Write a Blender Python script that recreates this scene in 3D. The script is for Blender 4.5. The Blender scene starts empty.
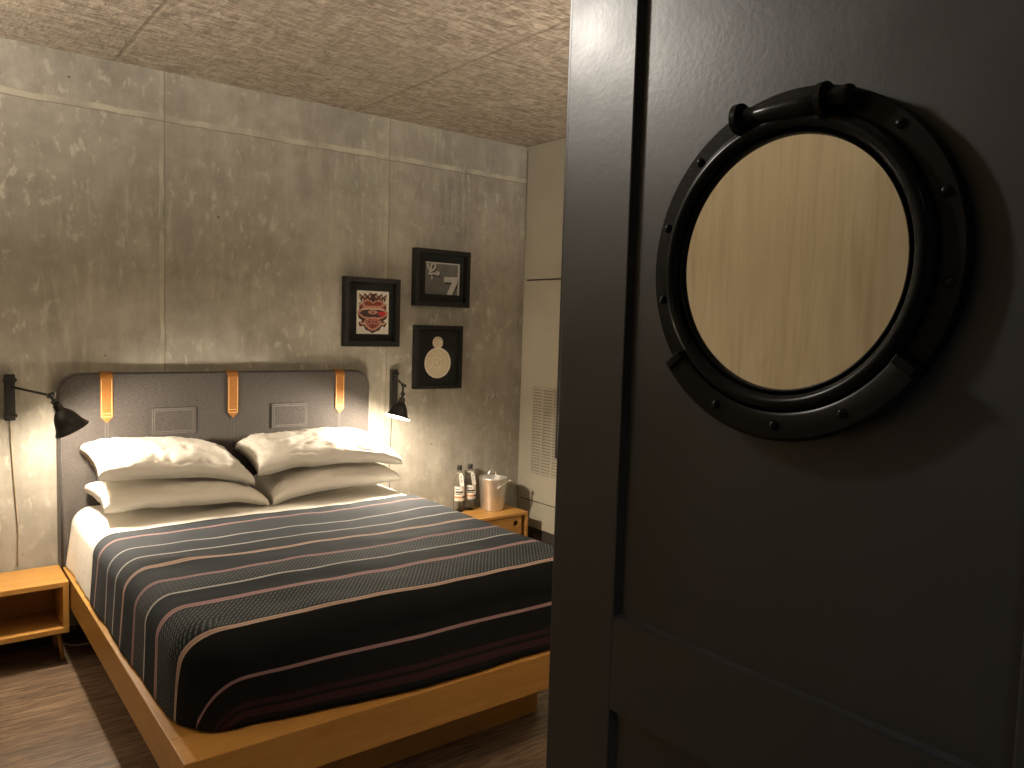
import bpy, bmesh, math, random
from mathutils import Vector, Matrix, noise
random.seed(7)
S = bpy.context.scene
COL = S.collection
PI = math.pi
rad = math.radians

# ------------------------------------------------------------------ helpers
def tag(o, label=None, cat=None, group=None, kind=None):
    if label: o['label'] = label
    if cat: o['category'] = cat
    if group: o['group'] = group
    if kind: o['kind'] = kind
    return o

def thing(name, label, cat, loc=(0, 0, 0), group=None):
    o = bpy.data.objects.new(name, None)
    o.empty_display_size = .1
    COL.objects.link(o)
    o.location = loc
    return tag(o, label, cat, group)

def obj(name, bm, m, parent=None, smooth=False, bev=0, seg=2, world=True, sub=0, auto=None):
    """bm is in world space; when parented the mesh is shifted so it stays in place."""
    bmesh.ops.recalc_face_normals(bm, faces=bm.faces)
    me = bpy.data.meshes.new(name)
    bm.to_mesh(me); bm.free()
    o = bpy.data.objects.new(name, me)
    COL.objects.link(o)
    ms = m if isinstance(m, (list, tuple)) else [m]
    for x in ms: me.materials.append(x)
    if smooth:
        for p in me.polygons: p.use_smooth = True
    if parent:
        o.parent = parent
        p, off = parent, Vector((0, 0, 0))
        while p:
            off += p.location; p = p.parent
        if world: o.location = -off
    if bev:
        b = o.modifiers.new('bevel', 'BEVEL'); b.width = bev; b.segments = seg; b.limit_method = 'ANGLE'; b.angle_limit = rad(40)
        b.harden_normals = False
    if sub:
        s = o.modifiers.new('sub', 'SUBSURF'); s.levels = sub; s.render_levels = sub
    if auto:
        for p in me.polygons: p.use_smooth = True
        me.set_sharp_from_angle(angle=rad(auto))
    return o

def box(bm, x0, x1, y0, y1, z0, z1, M=None):
    v = [bm.verts.new((x, y, z)) for z in (z0, z1) for y in (y0, y1) for x in (x0, x1)]
    if M:
        for q in v: q.co = M @ q.co
    for f in ((0, 2, 3, 1), (4, 5, 7, 6), (0, 1, 5, 4), (2, 6, 7, 3), (0, 4, 6, 2), (1, 3, 7, 5)):
        bm.faces.new([v[i] for i in f])
    return v

def bx(*a, M=None):
    bm = bmesh.new(); box(bm, *a, M=M); return bm

def frame_of(axis):
    a = Vector(axis).normalized()
    r = Vector((0, 0, 1)) if abs(a.z) < .9 else Vector((1, 0, 0))
    u = a.cross(r).normalized(); v = a.cross(u).normalized()
    return a, u, v

def lathe(bm, org, axis, prof, n=32, cap0=True, cap1=True):
    """prof: list of (radius, distance along axis)"""
    a, u, v = frame_of(axis); org = Vector(org)
    rings = []
    for r, t in prof:
        c = org + a * t
        if r < 1e-6: rings.append([bm.verts.new(c)]); continue
        rings.append([bm.verts.new(c + (u * math.cos(2*PI*i/n) + v * math.sin(2*PI*i/n)) * r) for i in range(n)])
    for A, B in zip(rings, rings[1:]):
        for i in range(n):
            j = (i+1) % n
            if len(A) == 1 and len(B) == 1: continue
            if len(A) == 1: bm.faces.new((A[0], B[i], B[j]))
            elif len(B) == 1: bm.faces.new((A[i], B[0], A[j]))
            else: bm.faces.new((A[i], B[i], B[j], A[j]))
    if cap0 and len(rings[0]) > 1: bm.faces.new(rings[0])
    if cap1 and len(rings[-1]) > 1: bm.faces.new(rings[-1])

def tube(bm, pts, r, n=10):
    pts = [Vector(p) for p in pts]
    rings = []; pu = None
    for i, p in enumerate(pts):
        t = (pts[min(i+1, len(pts)-1)] - pts[max(i-1, 0)]).normalized()
        if pu is None: _, u, v = frame_of(t)
        else:
            u = (pu - t * pu.dot(t)).normalized(); v = t.cross(u)
        pu = u
        rr = r[i] if isinstance(r, (list, tuple)) else r
        rings.append([bm.verts.new(p + (u*math.cos(2*PI*k/n) + v*math.sin(2*PI*k/n))*rr) for k in range(n)])
    for A, B in zip(rings, rings[1:]):
        for i in range(n): bm.faces.new((A[i], B[i], B[(i+1) % n], A[(i+1) % n]))
    bm.faces.new(rings[0]); bm.faces.new(rings[-1])

def spline(pts, n=8):
    P = [Vector(p) for p in pts]; P = [2*P[0]-P[1]] + P + [2*P[-1]-P[-2]]
    out = []
    for i in range(1, len(P)-2):
        for k in range(n):
            t = k/n; a, b, c, d = P[i-1:i+3]
            out.append(.5*((2*b)+(c-a)*t+(2*a-5*b+4*c-d)*t*t+(3*b-3*c+d-a)*t**3))
    return out + [P[-2]]

def ball(bm, c, r, sx=1, sy=1, sz=1, n=14):
    M = Matrix.Translation(c) @ Matrix.Diagonal((r*sx, r*sy, r*sz, 1))
    bmesh.ops.create_uvsphere(bm, u_segments=n, v_segments=n//2+2, radius=1, matrix=M)

def poly(bm, pts3, mi=0):
    f = bm.faces.new([bm.verts.new(p) for p in pts3]); f.material_index = mi
    return f

# ------------------------------------------------------------------ materials
class NT:
    def __init__(s, name):
        s.m = bpy.data.materials.new(name); s.m.use_nodes = True
        s.t = s.m.node_tree; s.b = s.t.nodes['Principled BSDF']
        tc = s.t.nodes.new('ShaderNodeTexCoord'); s.tc = tc
        s.P = tc.outputs['Object']
    def n(s, typ, **kw):
        x = s.t.nodes.new(typ)
        for k, v in kw.items(): setattr(x, k, v)
        return x
    def l(s, a, b): s.t.links.new(a, b)
    def inp(s, node, i, v):
        if hasattr(v, 'is_output'): s.l(v, node.inputs[i])
        else: node.inputs[i].default_value = v
    def math(s, op, a, b=0., c=None, clamp=False):
        x = s.n('ShaderNodeMath', operation=op, use_clamp=clamp)
        s.inp(x, 0, a); s.inp(x, 1, b)
        if c is not None: s.inp(x, 2, c)
        return x.outputs[0]
    def map(s, scale=(1, 1, 1), rot=(0, 0, 0), src=None):
        x = s.n('ShaderNodeMapping'); s.l(src or s.P, x.inputs[0])
        x.inputs['Scale'].default_value = scale; x.inputs['Rotation'].default_value = rot
        return x.outputs[0]
    def noise(s, scale, detail=4, rough=.55, vec=None, dist=0):
        x = s.n('ShaderNodeTexNoise'); s.l(vec or s.P, x.inputs['Vector'])
        x.inputs['Scale'].default_value = scale; x.inputs['Detail'].default_value = detail
        x.inputs['Roughness'].default_value = rough; x.inputs['Distortion'].default_value = dist
        return x.outputs['Fac']
    def ramp(s, fac, stops, interp='LINEAR'):
        x = s.n('ShaderNodeValToRGB'); x.color_ramp.interpolation = interp
        e = x.color_ramp.elements
        while len(e) < len(stops): e.new(.5)
        for el, (p, c) in zip(e, stops):
            el.position = p; el.color = (*c, 1) if len(c) == 3 else c
        s.l(fac, x.inputs[0]); return x.outputs[0]
    def rng(s, v, a, b, c=0., d=1., smooth=True):
        x = s.n('ShaderNodeMapRange', interpolation_type='SMOOTHSTEP' if smooth else 'LINEAR')
        s.inp(x, 0, v)
        for i, q in zip((1, 2, 3, 4), (a, b, c, d)): x.inputs[i].default_value = q
        return x.outputs[0]
    def mix(s, f, a, b, mode='MIX'):
        x = s.n('ShaderNodeMix', data_type='RGBA', blend_type=mode)
        s.inp(x, 0, f)
        for i, q in ((6, a), (7, b)):
            if hasattr(q, 'is_output'): s.l(q, x.inputs[i])
            else: x.inputs[i].default_value = (*q, 1)
        return x.outputs[2]
    def xyz(s, src=None):
        x = s.n('ShaderNodeSeparateXYZ'); s.l(src or s.P, x.inputs[0]); return x.outputs
    def bump(s, h, strength=.3, dist=.01, prev=None):
        x = s.n('ShaderNodeBump'); s.l(h, x.inputs['Height'])
        x.inputs['Strength'].default_value = strength; x.inputs['Distance'].default_value = dist
        if prev: s.l(prev, x.inputs['Normal'])
        s.l(x.outputs[0], s.b.inputs['Normal']); return x.outputs[0]
    def set(s, color=None, rough=None, metal=None, spec=None, **kw):
        for k, v in (('Base Color', color), ('Roughness', rough), ('Metallic', metal), ('Specular IOR Level', spec), *kw.items()):
            if v is None: continue
            if hasattr(v, 'is_output'): s.l(v, s.b.inputs[k])
            elif isinstance(v, (tuple, list)): s.b.inputs[k].default_value = (*v, 1) if len(v) == 3 else v
            else: s.b.inputs[k].default_value = v
        return s.m

def simple(name, c, rough=.5, metal=0., spec=.5, nscale=40, var=.08, bump=0., bscale=200):
    t = NT(name)
    f = t.noise(nscale, 3)
    d = tuple(x*(1-var) for x in c); e = tuple(min(1, x*(1+var)) for x in c)
    t.set(t.ramp(f, [(.3, d), (.7, e)]), rough, metal, spec)
    if bump: t.bump(t.noise(bscale, 2), bump, .002)
    return t.m

def concrete_wall():
    t = NT('board formed concrete')
    X, Y, Z = t.xyz()
    big = t.noise(1.3, 5, .6)
    fine = t.noise(9, 6, .65)
    tall = t.noise(3.0, 5, .6, t.map((3.2, 1, .8)))
    m = t.math('ADD', t.math('MULTIPLY', big, .5), t.math('MULTIPLY', fine, .3))
    m = t.math('ADD', m, t.math('MULTIPLY', tall, .25))
    base = t.ramp(m, [(.38, (.188, .172, .145)), (.5, (.268, .248, .210)), (.62, (.365, .340, .290))])
    gr = t.noise(.9, 3); base = t.mix(t.rng(gr, .45, .65, 0, .3), base, (.255, .25, .205))
    # pale lime blotches
    bl = t.noise(15, 7, .6, t.map((1.5, 1, .8)), .35)
    reg = t.noise(1.7, 3, .5)
    bm_ = t.math('MULTIPLY', t.rng(bl, .54, .66), t.rng(reg, .40, .60, .15, .62))
    base = t.mix(bm_, base, (.49, .46, .385))
    # runs down the face
    st = t.noise(14, 4, .6, t.map((2.2, 1, .35)))
    base = t.mix(t.math('MULTIPLY', t.rng(st, .50, .68), t.rng(t.noise(1.1, 2), .42, .58, .1, .6)), base, (.40, .365, .285))
    # pinholes
    vo = t.n('ShaderNodeTexVoronoi'); t.l(t.P, vo.inputs['Vector']); vo.inputs['Scale'].default_value = 5.5
    base = t.mix(t.math('MULTIPLY', t.math('LESS_THAN', vo.outputs['Distance'], .035), .7), base, (.06, .05, .035))
    # form joints
    wob = t.math('MULTIPLY', t.math('SUBTRACT', t.noise(5, 5), .5), .045)
    wid = t.rng(t.noise(4, 4), .38, .62, .08, 1.0)
    seam = None
    for src, at, w, under in ((X, -1.64, .016, 1), (X, -.375, .014, 0), (X, .893, .018, 0), (Z, 2.58, .020, 0)):
        d = t.math('ABSOLUTE', t.math('SUBTRACT', t.math('ADD', src, wob), at))
        k = t.math('MULTIPLY', t.rng(d, w*.55, w, 1, 0), wid)
        seam = k if seam is None else t.math('MAXIMUM', seam, k)
    base = t.mix(t.math('MULTIPLY', seam, .8), base, (.46, .42, .335))
    dk = None
    for src, at in ((X, -.362), (X, .908), (Z, 2.563)):
        d = t.math('ABSOLUTE', t.math('SUBTRACT', t.math('ADD', src, t.math('MULTIPLY', wob, .4)), at))
        k = t.math('MULTIPLY', t.rng(d, .001, .005, 1, 0), .55)
        dk = k if dk is None else t.math('MAXIMUM', dk, k)
    base = t.mix(dk, base, (.13, .11, .08))
    t.set(base, .78, 0, .3)
    h = t.math('ADD', t.math('MULTIPLY', fine, .6), t.math('MULTIPLY', bl, .5))
    h = t.math('ADD', h, t.math('MULTIPLY', seam, .5))
    t.bump(h, .45, .006)
    return t.m

def concrete_ceiling():
    t = NT('strand board formed concrete')
    X, Y, Z = t.xyz()
    a = t.noise(1, 4, .62, t.map((10, 34, 1)), 1.3)
    b = t.noise(1, 4, .62, t.map((30, 10, 1), (0, 0, .7)), 1.3)
    c = t.noise(1.2, 4)
    m = t.math('ADD', t.math('MULTIPLY', a, .65), t.math('MULTIPLY', b, .35))
    base = t.ramp(m, [(.40, (.19, .155, .118)), (.5, (.315, .262, .205)), (.60, (.47, .40, .32))])
    base = t.mix(t.rng(c, .35, .65, 0, .3), base, (.25, .225, .165))
    wob = t.math('MULTIPLY', t.math('SUBTRACT', t.noise(6, 3), .5), .02)
    s = None
    for src, at, lo in ((X, -.585, None), (X, .68, None), (X, 1.94, None), (Y, -1.275, .68)):
        d = t.math('ABSOLUTE', t.math('SUBTRACT', t.math('ADD', src, wob), at))
        k = t.rng(d, .003, .014, 1, 0)
        if lo is not None: k = t.math('MULTIPLY', k, t.math('GREATER_THAN', X, lo))
        s = k if s is None else t.math('MAXIMUM', s, k)
    base = t.mix(t.math('MULTIPLY', s, .5), base, (.17, .135, .09))
    t.set(base, .8, 0, .25)
    t.bump(t.math('SUBTRACT', m, t.math('MULTIPLY', s, .15)), 1.0, .02)
    return t.m

def wood(name, c0, c1, rough=.4, grain=(1, 14, 14), spec=.5, bump=.06):
    t = NT(name)
    g = t.noise(2.2, 6, .65, t.map(grain), .6)
    f = t.noise(9, 4, .6, t.map(grain))
    m = t.math('ADD', t.math('MULTIPLY', g, .65), t.math('MULTIPLY', f, .35))
    t.set(t.ramp(m, [(.35, c0), (.65, c1)]), rough, 0, spec)
    t.bump(m, bump, .003)
    return t.m

def floor_mat():
    t = NT('brown plank floor')
    X, Y, Z = t.xyz()
    br = t.n('ShaderNodeTexBrick')
    t.l(t.P, br.inputs['Vector'])
    br.offset = .37; br.inputs['Scale'].default_value = 1
    br.inputs['Brick Width'].default_value = 1.22; br.inputs['Row Height'].default_value = .18
    br.inputs['Mortar Size'].default_value = .0018; br.inputs['Mortar Smooth'].default_value = .1
    br.inputs['Color1'].default_value = (.35, .35, .35, 1); br.inputs['Color2'].default_value = (.65, .65, .65, 1)
    br.inputs['Mortar'].default_value = (0, 0, 0, 1)
    g = t.noise(2.0, 7, .68, t.map((1.6, 17, 1)), 1.6)
    f = t.noise(7, 5, .7, t.map((1.5, 26, 1)), .8)
    m = t.math('ADD', t.math('MULTIPLY', g, .6), t.math('MULTIPLY', f, .4))
    col = t.ramp(m, [(.38, (.055, .034, .022)), (.5, (.17, .115, .076)), (.62, (.35, .26, .18))])
    col = t.mix(.35, col, br.outputs['Color'], 'OVERLAY')
    col = t.mix(t.math('MULTIPLY', br.outputs['Fac'], .8), col, (.02, .012, .008))
    t.set(col, t.rng(m, .3, .7, .46, .26), 0, .5)
    t.bump(t.math('SUBTRACT', m, t.math('MULTIPLY', br.outputs['Fac'], .4)), .5, .004)
    return t.m

def plywood():
    t = NT('pale birch plywood')
    g = t.noise(1.6, 5, .6, t.map((5, 5, .55)), 1.2)
    f = t.noise(6, 4, .6, t.map((9, 9, .5)), .5)
    m = t.math('ADD', t.math('MULTIPLY', g, .65), t.math('MULTIPLY', f, .35))
    col = t.ramp(m, [(.36, (.45, .37, .25)), (.5, (.54, .465, .335)), (.64, (.58, .52, .385))])
    t.set(col, .55, 0, .3); t.bump(m, .05, .003)
    return t.m

def door_paint():
    t = NT('charcoal satin door paint')
    f = t.noise(3, 3)
    t.set(t.ramp(f, [(.3, (.031, .031, .032)), (.7, (.037, .037, .038))]), t.rng(t.noise(6, 3), .3, .7, .36, .44), 0, .5)
    h = t.math('ADD', t.noise(110, 2, .5), t.math('MULTIPLY', t.noise(30, 2), .6))
    t.bump(h, .09, .002)
    return t.m

def fabric(name, c0, c1, scale=260, rough=.85, horiz=True):
    t = NT(name)
    sc = (.25, 1, 1) if horiz else (1, 1, .25)
    w = t.noise(scale, 2, .5, t.map(sc))
    big = t.noise(5, 3)
    col = t.ramp(w, [(.35, c0), (.65, c1)])
    t.set(col, rough, 0, .2)
    t.b.inputs['Sheen Weight'].default_value = .15
    t.bump(t.math('ADD', w, t.math('MULTIPLY', big, .5)), .25, .002)
    return t.m

def linen():
    t = NT('white cotton')
    n1 = t.noise(26, 4, .6, t.map((1, 1.6, 1.6)), .6); n2 = t.noise(400, 2)
    t.set((.80, .77, .71), .9, 0, .15)
    t.b.inputs['Sheen Weight'].default_value = .1
    t.bump(t.math('ADD', n1, t.math('MULTIPLY', n2, .12)), .32, .008)
    return t.m

def blanket_mat():
    t = NT('striped slate blanket')
    uv = t.tc.outputs['UV']
    U, V, _ = t.xyz(uv)
    V = t.math('ADD', V, t.math('MULTIPLY', t.math('SUBTRACT', t.noise(2.2, 2), .5), .016))
    g1 = (.048, .057, .070); g2 = (.026, .033, .041); g3 = (.012, .017, .021); blk = (.007, .008, .009)
    pink = (.42, .27, .26); white = (.42, .42, .42); beige = (.46, .33, .28); mauve = (.32, .20, .21)
    L = 2.6
    base = t.ramp(t.math('DIVIDE', V, L), [(0, blk), (.686/L, g1), (1.112/L, g2), (1.566/L, g3), (1.95/L, blk)], 'CONSTANT')  # darker by bands towards the foot; front drop's missing light painted as near black
    for c, hw_, col in ((.784, .010, pink), (.967, .0065, white), (1.112, .007, white), (1.245, .0115, beige), (1.419, .011, mauve), (1.567, .006, white),
                        (1.711, .0145, mauve), (1.947, .0115, beige), (2.148, .0052, mauve), (2.233, .008, (.030, .013, .016)), (2.262, .011, (.036, .014, .017))):
        base = t.mix(t.math('COMPARE', V, c, hw_), base, col)
        if hw_ > .0095 and c < 2: base = t.mix(t.math('COMPARE', V, c, .0022), base, tuple(x*.55 for x in col))
    # diagonal woven dashes
    def band(a, b): return t.math('MULTIPLY', t.math('GREATER_THAN', V, a), t.math('LESS_THAN', V, b))
    ph = t.math('FRACT', t.math('MULTIPLY', t.math('ADD', U, t.math('MULTIPLY', V, .75)), 62))
    row = t.math('FRACT', t.math('MULTIPLY', V, 42))
    dash = t.math('MULTIPLY', t.math('LESS_THAN', ph, .42), t.math('LESS_THAN', row, .78))
    bands = t.math('ADD', band(1.43, 1.562), band(1.728, 1.932), clamp=True)
    base = t.mix(t.math('MULTIPLY', dash, t.math('MULTIPLY', bands, .75)), base, (.115, .125, .13))
    fl = t.math('FRACT', t.math('MULTIPLY', V, 85))
    b2 = t.math('ADD', band(.792, .962), band(1.119, 1.237), clamp=True)
    base = t.mix(t.math('MULTIPLY', t.math('LESS_THAN', fl, .4), t.math('MULTIPLY', b2, .35)), base, (.11, .115, .12))
    t.set(base, .88, 0, .15)
    t.bump(t.math('ADD', t.noise(300, 2), t.math('MULTIPLY', t.noise(18, 3), 1.5)), .3, .004)
    return t.m

M = dict(
    wall=concrete_wall(), ceil=concrete_ceiling(), floor=floor_mat(), ply=plywood(), door=door_paint(),
    birch=wood('honey birch', (.41, .20, .045), (.51, .27, .072), .38, (1.2, 13, 13)),
    birch_y=wood('honey birch lengthwise', (.38, .185, .040), (.49, .26, .068), .38, (13, 1.2, 13)),
    black=simple('matt black metal', (.012, .011, .010), .42, .0, .5),
    gloss=simple('gloss black enamel', (.006, .006, .006), .26, 0, .14, bump=.05, bscale=60),
    mount=simple('black mount board', (.010, .011, .009), .8),
    glossf=simple('black picture moulding', (.008, .007, .006), .4, 0, .25),
    inner=simple('white enamel', (.85, .82, .74), .4),
    chrome=simple('polished steel', (.8, .78, .74), .18, 1),
    satin=simple('satin aluminium', (.70, .68, .64), .40, .9, nscale=20, bump=.06),
    panel=simple('pale putty laminate', (.36, .335, .268), .5, nscale=4, var=.04),
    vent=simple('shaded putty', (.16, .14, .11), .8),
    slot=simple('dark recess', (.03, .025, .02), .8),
    linen=linen(), blanket=blanket_mat(),
    felt=fabric('charcoal wool cloth', (.044, .039, .036), (.072, .064, .060)),
    feltlip=fabric('charcoal piping cloth', (.05, .046, .045), (.075, .07, .068)),
    leather=simple('tan leather', (.27, .108, .020), .55, 0, .3, 60, .12, .2, 300),
    stitch=simple('pale thread', (.75, .50, .22), .8),
    gthread=simple('grey thread', (.125, .115, .108), .8),
    cordw=simple('brown cord', (.24, .18, .11), .6),
    cordb=simple('thin dark cord', (.05, .04, .03), .6),
    white=simple('white print paper', (.72, .69, .62), .7),
    greyph=simple('grey photograph', (.14, .14, .13), .5, nscale=12, var=.2),
    greylt=simple('pale grey ink', (.52, .51, .47), .6),
    greydk=simple('dark grey ink', (.035, .035, .033), .6),
    red=simple('brick red ink', (.30, .05, .035), .6, nscale=90, var=.25),
    salmon=simple('salmon ink', (.52, .24, .16), .6, nscale=90, var=.2),
    dkred=simple('dark maroon ink', (.05, .018, .016), .6),
    scarlet=simple('scarlet ink', (.50, .02, .02), .6),
    cream=simple('cream card', (.70, .62, .46), .7, nscale=60, var=.1),
    creamd=simple('sepia ink', (.46, .37, .22), .7),
    label=simple('bottle label paper', (.74, .70, .62), .6),
    orange=simple('orange ink', (.55, .22, .08), .6),
    blueink=simple('blue grey ink', (.22, .27, .34), .6),
    cap=simple('black bottle cap', (.012, .012, .012), .4),
)
def glass_mat(name, col=(1, 1, 1), rough=0., ior=1.45):
    t = NT(name); return t.set(col, rough, 0, .5, **{'Transmission Weight': 1., 'IOR': ior})
M['glass'] = glass_mat('clear bottle glass', (.985, .985, .975), 0., 1.12)
M['pane'] = NT('picture glazing').set((.01, .01, .01), .04, 0, .25, **{'Alpha': .03})
t = NT('silvered mirror'); M['mirror'] = t.set((.88, .88, .85), .01, 1)
t = NT('bulb glow'); M['bulb'] = t.set((1, .9, .7), .5, **{'Emission Color': (1, .80, .52), 'Emission Strength': 40.})
t = NT('added lamp lens'); M['lens'] = t.set((1, 1, 1), .5, **{'Emission Color': (1, .88, .70), 'Emission Strength': 6.})  # glow for the added, unseen fittings

# ------------------------------------------------------------------ setting
XL, XR, YF, H = -3.2, 1.961, -5.6, 2.806
XD = -.534                      # face of the open door
tag(obj('wall_back', bx(XL-.1, XR+.1, 0, .12, 0, H), M['wall']), kind='structure')
tag(obj('ceiling', bx(XL-.1, XR+.1, YF-.1, .12, H, H+.12), M['ceil']), kind='structure')
tag(obj('floor', bx(XL-.1, XR+.1, YF-.1, .12, -.1, 0), M['floor']), kind='structure')
tag(obj('wall_left', bx(XL-.1, XL, YF, 0, 0, H), M['wall']), kind='structure')
tag(obj('wall_right', bx(XR, XR+.1, YF, 0, 0, H), M['panel']), kind='structure')
tag(obj('wall_partition', bx(-2.05, -1.95, -3.9, -2.2, 0, H), M['ply']), kind='structure')
M['plaster'] = simple('grey plaster', (.22, .21, .20), .8, nscale=6)
tag(obj('wall_entry', bx(XD+.05, XR, -4.24, -4.12, 0, H), M['plaster']), kind='structure')
tag(obj('wall_front', bx(XL-.1, XR+.1, YF-.1, YF, 0, H), M['plaster']), kind='structure')
tag(obj('trim_1', bx(XR-.012, XR, -4.12, 0, H-.022, H), M['panel'], bev=.002), kind='structure')
tag(obj('shade_baseboard_right', bx(XR-.010, XR, -4.12, 0, 0, .232), M['slot'], bev=.002), kind='structure')  # dark board stands in for the shadow along the wall foot
tag(obj('baseboard_back', bx(XL, XR-.012, -.012, 0, 0, .07), M['slot'], bev=.002), kind='structure')

# fitted panels on the right wall
y1, y0 = -.034, -2.4
pt = .012
tag(obj('gap_shade_upper', bx(XR-.004, XR-.0005, y0, y1, 1.904, 1.916), M['slot']), kind='structure')  # dark strip stands in for shade in the open panel joint
tag(obj('gap_shade_lower', bx(XR-.004, XR-.0005, y0, y1, .409, .419), M['slot']), kind='structure')  # same painted shade in the lower joint
tag(obj('upper_wall_panel', bx(XR-pt, XR, y0, y1, 1.916, H-.022), M['panel'], bev=.002),
    'plain putty panel above the dark seam on the narrow right-hand wall', 'wall panel')
g = thing('vented_wall_panel', 'tall putty panel with a slatted air grille beside the bedside ice bucket', 'wall panel', (XR, -.6, .41))
gy = [(-.155, -.247), (-.262, -.354), (-.369, -.461), (-.476, -.568)]
bm = bmesh.new()
gz0, gz1 = .605, 1.195
box(bm, XR-pt, XR, y0, y1, gz1, 1.905)
box(bm, XR-pt, XR, y0, y1, .418, gz0)
ys = [y1] + [q for p in gy for q in p] + [y0]
for a, b in zip(ys[0::2], ys[1::2]): box(bm, XR-pt, XR, b, a, gz0, gz1)
obj('panel', bm, M['panel'], g)
for a, b in gy:
    bm = bmesh.new(); n = 29; p = (gz1-gz0)/n
    for i in range(n):
        z = gz0 + p*(i+.5)
        box(bm, XR-pt+.001, XR-.004, b, a, z-p*.33, z+p*.33)
    o = obj('louvre', bm, M['panel'], g)
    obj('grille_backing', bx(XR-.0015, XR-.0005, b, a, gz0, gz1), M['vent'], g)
tag(obj('lower_wall_panel', bx(XR-pt-.004, XR, y0, -.252, .235, .410), M['panel'], bev=.002),
    'low putty hatch panel beneath the grille, right of the far nightstand', 'wall panel')

# ------------------------------------------------------------------ door
DY0, DY1, DT = -4.09, -3.24, .04
d = tag(thing('door_1', 'open charcoal panelled door leaf carrying the round porthole mirror', 'door', (XD, DY0, 0)), kind='structure')
DH = 2.36
pL, pR = -3.390, -3.957          # panel edges along y
for a, b in ((DY1, pL), (pR, DY0)):
    obj('stile', bx(XD, XD+DT, b, a, .012, DH), M['door'], d, bev=.0025)
for a, b in ((.012, .16), (.996, 1.147), (2.22, DH)):
    obj('rail', bx(XD, XD+DT, pR, pL, a, b), M['door'], d)
for a, b in ((.16, .996), (1.147, 2.22)):
    obj('door_panel', bx(XD+.013, XD+DT-.013, pR, pL, a, b), M['door'], d)
    bm = bmesh.new()                 # sticking: small sloping bead round the recess
    w = .004
    o4 = [(pL, a), (pL, b), (pR, b), (pR, a)]
    i4 = [(pL-w, a+w), (pL-w, b-w), (pR+w, b-w), (pR+w, a+w)]
    for k in range(4):
        j = (k+1) % 4
        P = lambda q, x: (x, q[0], q[1])
        poly(bm, [P(o4[k], XD+.004), P(o4[j], XD+.004), P(i4[j], XD+.0128), P(i4[k], XD+.0128)])
    bmesh.ops.remove_doubles(bm, verts=bm.verts, dist=1e-5)
    obj('bead', bm, M['door'], d)
obj('edge_seal', bx(XD+.006, XD+.016, DY1, DY1+.012, 1.375, 2.30), M['cap'], d, bev=.002)
tag(obj('edge_strip', bx(XD+.008, XD+.014, DY1, DY1+.004, .03, 1.373), M['panel'], d), 'pale thin strip on the lower edge')
for z in (.25, 1.15, 2.05):
    bm = bmesh.new(); lathe(bm, (XD+DT+.006, DY0-.007, z-.05), (0, 0, 1), [(.007, 0), (.007, .1)], 12)
    obj('hinge', bm, M['black'], d)

# ------------------------------------------------------------------ porthole mirror
PX, PY, PZ = XD+.013, -3.6675, 1.690
pm = thing('porthole_mirror', 'round black porthole mirror with riveted rim on the charcoal door', 'mirror', (PX, PY, PZ))
W = lambda a, b, c: (PX-c, PY-a, PZ+b)
def ringlathe(bm, prof, n=128, a0=0, a1=360, cap=False):
    full = abs(a1-a0) >= 360
    k = n if full else n+1
    R = []
    for i in range(k):
        th = rad(a0+(a1-a0)*i/n)
        R.append([bm.verts.new(W(r*math.cos(th), r*math.sin(th), c)) for r, c in prof])
    m = len(prof)
    for i in range(k if full else k-1):
        A, B = R[i], R[(i+1) % k]
        for j in range(m):
            q = (j+1) % m
            bm.faces.new((A[j], A[q], B[q], B[j]))
    if not full: bm.faces.new(R[0]); bm.faces.new(R[-1])
bm = bmesh.new()
ringlathe(bm, [(.150, 0), (.2135, 0), (.2145, .002), (.2145, .018), (.2125, .021), (.186, .021), (.150, .021)])
obj('flange', bm, M['gloss'], pm, auto=40)
bm = bmesh.new()                     # raised swelling bezel with an inner groove
prof = [(.1870, .0205)]
for i in range(11):
    th = rad(i*18 - 0)
    prof.append((.1745+.0125*math.cos(th), .0215+.0165*math.sin(th)))
prof += [(.1610, .030), (.1600, .027), (.1590, .0295), (.1575, .029), (.1568, .026), (.1568, .0205)]
ringlathe(bm, prof)
obj('bezel', bm, M['gloss'], pm, auto=50)
bm = bmesh.new()                     # thicker lower half of the rim
ringlathe(bm, [(.1860, .0205), (.2190, .0205), (.2215, .024), (.2215, .031), (.2175, .0355), (.1900, .0355), (.1860, .033)], 64, 219, 325)
for q in bm.verts: pass
obj('lower_rim', bm, M['gloss'], pm, auto=40)
bm = bmesh.new(); lathe(bm, W(0, 0, .0205), (-1, 0, 0), [(.1568, 0), (.1568, .003)], 96)
obj('mirror_glass', bm, M['mirror'], pm)
for deg in (134, 163, 192.5, 20, 47.5, 352):
    bm = bmesh.new(); th = rad(deg)
    lathe(bm, W(.2005*math.cos(th), .2005*math.sin(th), .0205), (-1, 0, 0), [(.0062, 0), (.0060, .0022), (.0042, .0042), (.0015, .0052), (0, .0053)], 16)
    obj('rivet', bm, M['gloss'], pm, smooth=True)
for deg in (246, 272, 298.5):
    bm = bmesh.new(); th = rad(deg)
    lathe(bm, W(.2015*math.cos(th), .2015*math.sin(th), .0352), (-1, 0, 0), [(.0062, 0), (.0060, .0022), (.0042, .0042), (.0015, .0052), (0, .0053)], 16)
    obj('rivet', bm, M['gloss'], pm, smooth=True)
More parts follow.
